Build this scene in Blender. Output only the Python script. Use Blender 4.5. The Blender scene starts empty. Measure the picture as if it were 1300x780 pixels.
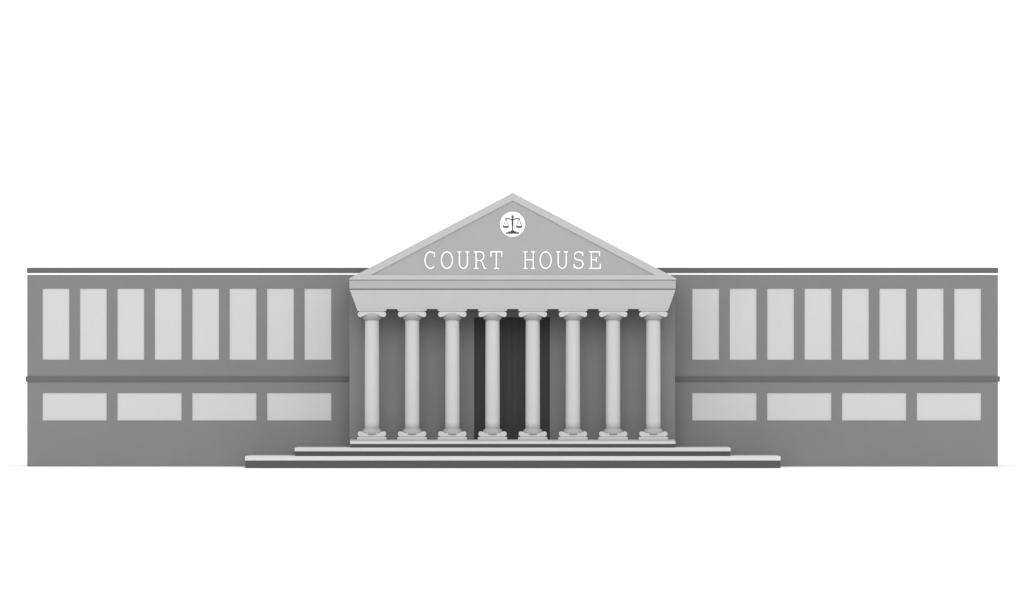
import bpy, math
from mathutils import Vector

scene = bpy.context.scene
scene.view_settings.view_transform = 'Standard'
scene.view_settings.look = 'None'
scene.view_settings.exposure = 0

# ------------------------------------------------------------------ helpers
EYE = 5.7          # eye height (m)
DIST = 400.0       # viewing distance from the portico front (y = -5)
CAMY = -405.0

def X(px, y=-5.0):
    return (px - 650.5) / 20.0 * (y - CAMY) / DIST
def Z(py, y=-5.0):
    return EYE + (480.0 - py) / 20.0 * (y - CAMY) / DIST

def mat(name, col, rough=0.85, var=0.02, scale=0.6, spec=0.2, bump=0.0):
    m = bpy.data.materials.new(name); m.use_nodes = True
    nt = m.node_tree; b = nt.nodes['Principled BSDF']
    b.inputs['Roughness'].default_value = rough
    b.inputs['Specular IOR Level'].default_value = spec
    tc = nt.nodes.new('ShaderNodeTexCoord')
    n = nt.nodes.new('ShaderNodeTexNoise')
    n.inputs['Scale'].default_value = scale
    n.inputs['Detail'].default_value = 8
    n.inputs['Roughness'].default_value = 0.65
    nt.links.new(tc.outputs['Object'], n.inputs['Vector'])
    r = nt.nodes.new('ShaderNodeMapRange')
    r.inputs['From Min'].default_value = 0.3
    r.inputs['From Max'].default_value = 0.7
    r.inputs['To Min'].default_value = col * (1 - var)
    r.inputs['To Max'].default_value = col * (1 + var)
    nt.links.new(n.outputs['Fac'], r.inputs['Value'])
    nt.links.new(r.outputs['Result'], b.inputs['Base Color'])
    if bump:
        n2 = nt.nodes.new('ShaderNodeTexNoise')
        n2.inputs['Scale'].default_value = 12; n2.inputs['Detail'].default_value = 4
        nt.links.new(tc.outputs['Object'], n2.inputs['Vector'])
        bp = nt.nodes.new('ShaderNodeBump'); bp.inputs['Strength'].default_value = bump
        bp.inputs['Distance'].default_value = 0.02
        nt.links.new(n2.outputs['Fac'], bp.inputs['Height'])
        nt.links.new(bp.outputs['Normal'], b.inputs['Normal'])
    return m

M_WALL  = mat('wall_render', 0.153, bump=0.1)
M_PORCH = mat('porch_stone', 0.158, bump=0.1)
M_TRIM  = mat('dark_trim', 0.096)
M_WHITE = mat('white_paint', 0.70, var=0.01)
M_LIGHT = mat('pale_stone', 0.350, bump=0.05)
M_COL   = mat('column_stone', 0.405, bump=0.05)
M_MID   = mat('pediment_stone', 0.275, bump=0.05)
M_CORN  = mat('cornice_stone', 0.295)
M_LINE  = mat('dark_joint', 0.14)  # dark joint lines above entablature and cornice
M_PANE  = mat('window_glass', 0.415, rough=0.4, var=0.005, spec=0.3)
M_DOOR  = mat('dark_door', 0.045, rough=0.8, var=0.01, spec=0.1)
M_DOOR2 = mat('dark_door_reveal', 0.034, rough=0.8, spec=0.1)
M_RISER = mat('step_riser_shade', 0.064)  # stylised step shadow painted into the riser colour
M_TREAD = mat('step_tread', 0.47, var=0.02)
M_CAP   = mat('capital_dark_stone', 0.28)  # darker stone for echinus, base cup and thin column lines
M_ICON  = mat('dark_metal', 0.03, rough=0.5)
M_GRND  = mat('white_ground', 0.88, var=0.005, scale=0.05)
M_ROOF  = mat('roof_sheet', 0.3)

house = bpy.data.objects.new('court_house', None)
scene.collection.objects.link(house)

def add(name, verts, faces, m, parent=house, smooth=False):
    me = bpy.data.meshes.new(name)
    me.from_pydata([tuple(v) for v in verts], [], faces)
    me.materials.append(m); me.validate(); me.update()
    o = bpy.data.objects.new(name, me)
    scene.collection.objects.link(o)
    import bmesh
    bm = bmesh.new(); bm.from_mesh(me)
    bmesh.ops.recalc_face_normals(bm, faces=bm.faces)
    bm.to_mesh(me); bm.free()
    if smooth:
        for p in me.polygons: p.use_smooth = True
    if parent: o.parent = parent
    return o

BOXF = [(0,1,2,3),(4,7,6,5),(0,4,5,1),(1,5,6,2),(2,6,7,3),(3,7,4,0)]
def boxv(x0,x1,y0,y1,z0,z1):
    return [(x0,y0,z0),(x1,y0,z0),(x1,y0,z1),(x0,y0,z1),(x0,y1,z0),(x1,y1,z0),(x1,y1,z1),(x0,y1,z1)]
def box(name,x0,x1,y0,y1,z0,z1,m,bev=0.0,seg=2):
    o = add(name, boxv(x0,x1,y0,y1,z0,z1), BOXF, m)
    if bev:
        b = o.modifiers.new('bevel','BEVEL'); b.width = bev; b.segments = seg
    return o
def pbox(name, p0,p1,q0,q1,y0,y1,m,bev=0.0):
    return box(name, X(p0,y0),X(p1,y0),y0,y1,max(Z(q1,y0),-0.2),Z(q0,y0),m,bev)

def wall_holes(name, x0,x1,z0,z1, y, yback, holes, depth, m):
    xs = sorted({x0,x1,*[h[0] for h in holes],*[h[1] for h in holes]})
    zs = sorted({z0,z1,*[h[2] for h in holes],*[h[3] for h in holes]})
    V=[];F=[]
    def q(a,b,c,d):
        i=len(V); V.extend([a,b,c,d]); F.append((i,i+1,i+2,i+3))
    for i in range(len(xs)-1):
        for j in range(len(zs)-1):
            cx=(xs[i]+xs[i+1])/2; cz=(zs[j]+zs[j+1])/2
            if any(h[0]<cx<h[1] and h[2]<cz<h[3] for h in holes): continue
            q((xs[i],y,zs[j]),(xs[i+1],y,zs[j]),(xs[i+1],y,zs[j+1]),(xs[i],y,zs[j+1]))
    for a,b,c,d in holes:
        yd=y+depth
        q((a,y,c),(a,yd,c),(a,yd,d),(a,y,d))
        q((b,y,c),(b,y,d),(b,yd,d),(b,yd,c))
        q((a,y,c),(b,y,c),(b,yd,c),(a,yd,c))
        q((a,y,d),(a,yd,d),(b,yd,d),(b,y,d))
    q((x0,y,z0),(x0,y,z1),(x0,yback,z1),(x0,yback,z0))
    q((x1,y,z0),(x1,yback,z0),(x1,yback,z1),(x1,y,z1))
    q((x0,y,z1),(x1,y,z1),(x1,yback,z1),(x0,yback,z1))
    q((x0,yback,z0),(x0,yback,z1),(x1,yback,z1),(x1,yback,z0))
    me = bpy.data.meshes.new(name); me.from_pydata(V,[],F); me.materials.append(m); me.update()
    o = bpy.data.objects.new(name, me); scene.collection.objects.link(o); o.parent = house
    return o

# ------------------------------------------------------------------ ground
g = add('ground', [(-3000,-1500,0),(3000,-1500,0),(3000,4000,0),(-3000,4000,0)], [(0,1,2,3)], M_GRND, parent=None)

# ------------------------------------------------------------------ wings
WY = 0.0; BACK=9.0
holes=[]
for base in (54.0, 879.0):
    for i in range(8):
        a = base + 47.5*i
        holes.append((X(a,WY),X(a+34,WY),Z(457,WY),Z(366.5,WY)))
    for i in range(4):
        a = base + 95*i
        holes.append((X(a,WY),X(a+81.5,WY),Z(534,WY),Z(499,WY)))
wall_holes('wing_walls', X(34.5,WY),X(1267,WY),-0.2,Z(348,WY),WY,BACK,holes,0.06,M_WALL)
V=[];F=[]
for a,b,c,d in holes:
    i=len(V); yy=WY+0.05
    V += [(a-.02,yy,c-.02),(b+.02,yy,c-.02),(b+.02,yy,d+.02),(a-.02,yy,d+.02)]; F.append((i,i+1,i+2,i+3))
add('window_panes', V, F, M_PANE)
box('floor_band', X(32.5,-.05),X(1269.5,-.05),-.05,BACK+.1,Z(484.8,-.05),Z(478,-.05),M_TRIM)
box('coping_line', X(34,-.04),X(1267.5,-.04),-.04,BACK+.05,Z(349.2,-.04),Z(347,-.04),M_WHITE)
box('parapet', X(34.2,-.02),X(1267.3,-.02),-.02,BACK+.02,Z(347,-.02)+.001,Z(340,-.02),M_TRIM)

# ------------------------------------------------------------------ porch wall with doorway
PY=-2.6
dh=(X(602,PY),X(698,PY),Z(559.5,PY),Z(403,PY))
wall_holes('porch_wall', X(443.7,PY),X(857,PY),-0.2,Z(360,PY),PY,-0.13,[dh],0.22,M_PORCH)
dy=PY+0.17
xm=(dh[0]+dh[1])/2
for k,(a,b) in enumerate(((dh[0],xm-.02),(xm+.02,dh[1]))):
    box('door_leaf_%d'%(k+1),a,b,dy,dy+.04,dh[2],dh[3],M_DOOR)
    w=b-a
    for r,(z0,z1) in enumerate(((.06,.30),(.34,.62),(.66,.95))):
        H=dh[3]-dh[2]
        box('door_panel_%d_%d'%(k+1,r+1),a+w*.16,b-w*.16,dy-.02,dy-.002,dh[2]+H*z0,dh[2]+H*z1,M_DOOR,bev=.01)
box('door_gap',dh[0],dh[1],dy+.042,dy+.044,dh[2],dh[3],M_DOOR2)

# ------------------------------------------------------------------ steps
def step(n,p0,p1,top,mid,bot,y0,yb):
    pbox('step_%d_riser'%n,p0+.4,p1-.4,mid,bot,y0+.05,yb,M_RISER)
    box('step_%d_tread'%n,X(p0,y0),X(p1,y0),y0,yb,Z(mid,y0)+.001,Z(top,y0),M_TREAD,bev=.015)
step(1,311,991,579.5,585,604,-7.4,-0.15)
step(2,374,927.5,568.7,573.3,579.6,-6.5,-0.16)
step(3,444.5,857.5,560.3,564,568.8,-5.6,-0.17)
PLAT=Z(558.6,-5.5)
box('porch_floor',X(445,-5.5),X(857,-5.5),-5.5,-0.18,Z(560.3,-5.6)+.001,PLAT,M_CORN)

# ------------------------------------------------------------------ columns
CY=-4.45
def lathe(name, cx, cy, prof, m, seg=40):
    V=[];F=[]
    for r,z in prof:
        for i in range(seg):
            a=2*math.pi*i/seg; V.append((cx+r*math.cos(a),cy+r*math.sin(a),z))
    for j in range(len(prof)-1):
        for i in range(seg):
            k=(i+1)%seg
            F.append((j*seg+i,j*seg+k,(j+1)*seg+k,(j+1)*seg+i))
    F.append(tuple(range(seg))); F.append(tuple((len(prof)-1)*seg+i for i in range(seg)))
    return add(name,V,F,m,smooth=True)
def prism_y(name,outline,y0,y1,m):
    n=len(outline)
    V=[(x,y0,z) for x,z in outline]+[(x,y1,z) for x,z in outline]
    F=[tuple(range(n)),tuple(range(2*n-1,n-1,-1))]+[(i,(i+1)%n,(i+1)%n+n,i+n) for i in range(n)]
    return add(name,V,F,m)
def cyl_y(name,cx,cz,r,y0,y1,m,seg=28):
    return prism_y(name,[(cx+r*math.cos(2*math.pi*i/seg),cz+r*math.sin(2*math.pi*i/seg)) for i in range(seg)],y0,y1,m)
def scroll(cx,hw,zt,zb,zm,n=10):
    """cushion with rounded scroll ends; works upside down too (zt<zb)"""
    r=(zt-zb)/2; zc=(zt+zb)/2; ar=abs(r)
    pts=[]
    for i in range(n+1):
        a=math.pi/2-math.pi*i/n; pts.append((cx+hw-ar+ar*math.cos(a),zc+r*math.sin(a)))
    pts += [(cx+hw-2.2*ar,zb+(zm-zb)*.45),(cx+hw-3.0*ar,zm),(cx-hw+3.0*ar,zm),(cx-hw+2.2*ar,zb+(zm-zb)*.45)]
    for i in range(n+1):
        a=-math.pi/2-math.pi*i/n; pts.append((cx-hw+ar+ar*math.cos(a),zc+r*math.sin(a)))
    return pts
for c in range(8):
    px=472.3+51.0*c; cx=X(px,CY); n='column_%d_'%(c+1)
    z=lambda p: Z(p,CY)
    # base mirrors the capital: plinth, scrolled cushion, darker cup
    box(n+'plinth',cx-.93,cx+.93,CY-.66,CY+.66,PLAT-.01,z(555.0),M_COL,bev=.03,seg=3)
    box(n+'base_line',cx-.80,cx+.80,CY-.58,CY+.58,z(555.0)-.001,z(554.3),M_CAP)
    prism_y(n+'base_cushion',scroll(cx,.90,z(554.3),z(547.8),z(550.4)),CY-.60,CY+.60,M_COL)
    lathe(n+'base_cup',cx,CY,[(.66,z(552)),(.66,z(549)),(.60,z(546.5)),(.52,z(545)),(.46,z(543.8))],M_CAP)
    zb,zt=z(545),z(404); prof=[]
    for i in range(17):
        t=i/16; prof.append((.465-.02*t**1.8,zb+(zt-zb)*t))
    lathe(n+'shaft',cx,CY,prof,M_COL)
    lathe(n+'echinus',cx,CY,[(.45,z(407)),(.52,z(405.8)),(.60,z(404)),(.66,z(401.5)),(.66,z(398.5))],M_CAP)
    prism_y(n+'cushion',scroll(cx,.90,z(395.9),z(402.8),z(399.8)),CY-.60,CY+.60,M_COL)
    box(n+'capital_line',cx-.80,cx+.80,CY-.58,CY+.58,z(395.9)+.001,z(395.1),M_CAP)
    box(n+'abacus',cx-.93,cx+.93,CY-.66,CY+.66,z(395.1)+.001,z(392.6),M_COL,bev=.04,seg=3)

# ------------------------------------------------------------------ entablature, cornice
yb,yt=-5.12,-5.22
zb,zt=Z(392.4,yb),Z(368.3,yt)
V=[(X(453,yb),yb,zb),(X(849,yb),yb,zb),(X(857.5,yt),yt,zt),(X(444,yt),yt,zt),
   (X(453,yb),-0.15,zb),(X(849,yb),-0.15,zb),(X(857.5,yt),-0.15,zt),(X(444,yt),-0.15,zt)]
add('entablature',V,BOXF,M_LIGHT)
box('entablature_joint',X(444.5,yt),X(857,yt),yt+.02,-0.14,zt+.001,Z(366.6,yt),M_LINE)
box('cornice',X(443.6,-5.25),X(858,-5.25),-5.25,-0.13,Z(366.6,yt)+.001,Z(356.3,-5.25),M_CORN)
box('cornice_joint',X(444.5,-5.22),X(857,-5.22),-5.22,-0.14,Z(356.3,-5.25)+.001,Z(355.4,-5.25),M_LINE)

# ------------------------------------------------------------------ pediment
yf=-5.28; yr=-5.21
A=[(X(443.5,yf),Z(355.4,yf)+.001),(X(443.5,yf),Z(353.6,yf)),(X(651,yf),Z(245,yf)),(X(858.5,yf),Z(353.6,yf)),(X(858.5,yf),Z(355.4,yf)+.001)]
I=[(X(471,yf),Z(349.3,yf)),(X(651,yf),Z(254.8,yf)),(X(831,yf),Z(349.3,yf))]
V=[(x,yf,z) for x,z in A]+[(x,yf,z) for x,z in I]+[(x,yr+.05,z) for x,z in A]+[(x,yr+.05,z) for x,z in I]
F=[(0,5,1),(1,5,6,2),(2,6,7,3),(3,7,4),(4,7,5,0)]
F+= [tuple(i+8 for i in f) for f in F]
for i in range(5):
    j=(i+1)%5; F.append((i,j,j+8,i+8))
for i in range(3):
    j=(i+1)%3; F.append((5+i,5+j,13+j,13+i))
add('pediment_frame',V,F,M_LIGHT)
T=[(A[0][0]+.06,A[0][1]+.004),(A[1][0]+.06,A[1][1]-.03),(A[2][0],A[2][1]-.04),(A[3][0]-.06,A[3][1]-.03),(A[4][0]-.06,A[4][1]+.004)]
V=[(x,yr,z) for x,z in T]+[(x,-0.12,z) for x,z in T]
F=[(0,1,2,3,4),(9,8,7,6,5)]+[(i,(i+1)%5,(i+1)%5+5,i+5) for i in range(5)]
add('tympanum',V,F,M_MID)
V=[(A[1][0],yf+.26,A[1][1]),(A[2][0],yf+.26,A[2][1]),(A[3][0],yf+.26,A[3][1]),
   (A[1][0],8.5,A[1][1]),(A[2][0],8.5,A[2][1]),(A[3][0],8.5,A[3][1])]
V=[(x*.999,y,z-.01) for x,y,z in V]
add('gable_roof',V,[(0,1,4,3),(1,2,5,4),(3,4,5)],M_ROOF)

# ------------------------------------------------------------------ ribbons for lettering and emblem
def ribbon(V,F,pts,w,y,d):
    closed = (pts[0]==pts[-1])
    P=[Vector(p) for p in (pts[:-1] if closed else pts)]; n=len(P)
    L=[];R=[]
    for i in range(n):
        a = P[i-1] if (i>0 or closed) else None
        b = P[(i+1)%n] if (i<n-1 or closed) else None
        d1=(P[i]-a).normalized() if a is not None else None
        d2=(b-P[i]).normalized() if b is not None else None
        if d1 is None: d1=d2
        if d2 is None: d2=d1
        t=(d1+d2)
        t = t.normalized() if t.length>1e-4 else d1
        nn=Vector((-t.y,t.x)); c=max(.5,nn.dot(Vector((-d1.y,d1.x))))
        off=nn*(w/2/c); L.append(P[i]+off); R.append(P[i]-off)
    base=len(V)
    for i in range(n):
        V += [(L[i].x,y,L[i].y),(R[i].x,y,R[i].y),(L[i].x,y+d,L[i].y),(R[i].x,y+d,R[i].y)]
    for i in range(n if closed else n-1):
        a=base+4*i; b=base+4*((i+1)%n)
        F += [(a,b,b+1,a+1),(a+2,a+3,b+3,b+2),(a,a+2,b+2,b),(a+1,b+1,b+3,a+3)]
    if not closed:
        a=base; F.append((a,a+1,a+3,a+2)); a=base+4*(n-1); F.append((a,a+2,a+3,a+1))

def arc(cx,cz,rx,rz,a0,a1,n=16):
    return [(cx+rx*math.cos(math.radians(a0+(a1-a0)*i/n)), cz+rz*math.sin(math.radians(a0+(a1-a0)*i/n))) for i in range(n+1)]
def closed(l): l=list(l); l[-1]=l[0]; return l
GL={
'C':[arc(.50,.5,.46,.5,48,312,24), [(.83,.98),(.83,.70)]],
'O':[closed(arc(.5,.5,.47,.5,0,360,32))],
'U':[[(.16,1),(.16,.33)]+arc(.5,.33,.34,.33,180,360,14)[1:]+[(.84,1)],[(.0,1),(.34,1)],[(.66,1),(1.0,1)]],
'R':[[(.18,0),(.18,1)],[(.0,1),(.55,1)]+arc(.55,.74,.29,.26,90,-90,12)[1:]+[(.18,.48)],[(.0,0),(.38,0)],[(.55,.48),(.70,.36),(.90,.0),(1.06,0)]],
'T':[[(.5,0),(.5,1)],[(.04,.72),(.04,1),(.96,1),(.96,.72)],[(.28,0),(.72,0)]],
'H':[[(.16,0),(.16,1)],[(.84,0),(.84,1)],[(.16,.52),(.84,.52)],[(.0,1),(.36,1)],[(.64,1),(1,1)],[(.0,0),(.36,0)],[(.64,0),(1,0)]],
'S':[arc(.5,.75,.36,.25,25,250,14)+[(.55,.50)]+arc(.5,.26,.38,.26,80,-155,14),[(.85,.98),(.85,.76)],[(.12,.02),(.12,.27)]],
'E':[[(.18,0),(.18,1)],[(.0,1),(.88,1),(.88,.74)],[(.0,0),(.94,0),(.94,.28)],[(.18,.52),(.60,.52)],[(.60,.66),(.60,.38)]],
}
V=[];F=[]; k=0
x0=539.0; pitch=20.9; gw=15.0
for i,ch in enumerate("COURT HOUSE"):
    if ch==' ': continue
    for s in GL[ch]:
        y=yr-.03-.0015*(k%12); k+=1
        pts=[(X(x0+pitch*i+gw*a,y),Z(341-21.0*b,y)) for a,b in s]
        if s[0]==s[-1]: pts[-1]=pts[0]
        ribbon(V,F,pts,.080,y,yr-.002-y)
add('court_house_lettering',V,F,M_WHITE)

ey=yr-.04
ex,ez=X(650.7,ey),Z(285,ey)
cyl_y('emblem_disc',ex,ez,.80,ey,yr-.001,M_WHITE,seg=64)
V=[];F=[];k=0
def ic(pts,w):
    global k
    k+=1; y=ey-.012-.0015*k
    pp=[(ex+a/20,ez+b/20) for a,b in pts]
    if pts[0]==pts[-1]: pp[-1]=pp[0]
    ribbon(V,F,pp,w,y,ey-.001-y)
ic([(0,-10.5),(0,9)],.065)
ic([(0,6.5),(0,-2)],.10)
ic([(-1.0,9.2),(0,11.3),(1.0,9.2),(0,8.0),(-1.0,9.2)],.06)
ic([(-9.5,6.8),(-5,7.4),(-1.5,6.2),(0,6.6),(1.5,6.2),(5,7.4),(9.5,6.8)],.06)
for s in (-1,1):
    ic([(s*8.4,6.8),(s*8.4-3.4,-2.6)],.022)
    ic([(s*8.4,6.8),(s*8.4+3.4,-2.6)],.022)
    ic([(s*8.4-4,-2.8),(s*8.4+4,-2.8)],.05)
    ic([(s*8.4-3,-3.6),(s*8.4,-4.4),(s*8.4+3,-3.6)],.05)
ic([(-5,-9.6),(5,-9.6)],.05)
ic([(-8.5,-11.0),(8.5,-11.0)],.075)
ic([(-2.2,-8.6),(2.2,-8.6)],.06)
add('emblem_scales',V,F,M_ICON)

# ------------------------------------------------------------------ sky and sun (bright white overcast)
ELEV=math.radians(30); AZ=math.radians(0)
w=bpy.data.worlds.new('World'); scene.world=w; w.use_nodes=True
nt=w.node_tree
for n in list(nt.nodes): nt.nodes.remove(n)
out=nt.nodes.new('ShaderNodeOutputWorld')
sky=nt.nodes.new('ShaderNodeTexSky'); sky.sky_type='NISHITA'; sky.sun_disc=False
sky.sun_elevation=ELEV; sky.sun_rotation=math.radians(180)+AZ
hs=nt.nodes.new('ShaderNodeHueSaturation'); hs.inputs['Saturation'].default_value=0.0
b1=nt.nodes.new('ShaderNodeBackground'); b1.inputs['Strength'].default_value=0.01
b2=nt.nodes.new('ShaderNodeBackground'); b2.inputs['Color'].default_value=(1,1,1,1); b2.inputs['Strength'].default_value=1.24
ad=nt.nodes.new('ShaderNodeAddShader')
nt.links.new(sky.outputs[0],hs.inputs['Color']); nt.links.new(hs.outputs[0],b1.inputs['Color'])
nt.links.new(b1.outputs[0],ad.inputs[0]); nt.links.new(b2.outputs[0],ad.inputs[1])
nt.links.new(ad.outputs[0],out.inputs['Surface'])
l=bpy.data.lights.new('sun','SUN'); l.energy=1.3; l.angle=math.radians(40)
so=bpy.data.objects.new('sun',l); scene.collection.objects.link(so)
so.rotation_euler=(math.pi/2-ELEV,0,AZ); so.location=(0,-60,60)

# ------------------------------------------------------------------ camera
cd=bpy.data.cameras.new('camera'); cam=bpy.data.objects.new('camera',cd)
scene.collection.objects.link(cam); scene.camera=cam
cam.location=(X(650),CAMY,EYE); cam.rotation_euler=(math.pi/2,0,0)
cd.sensor_width=36; cd.lens=36*DIST/65.0
cd.shift_y=90/1300
cd.clip_start=1; cd.clip_end=8000
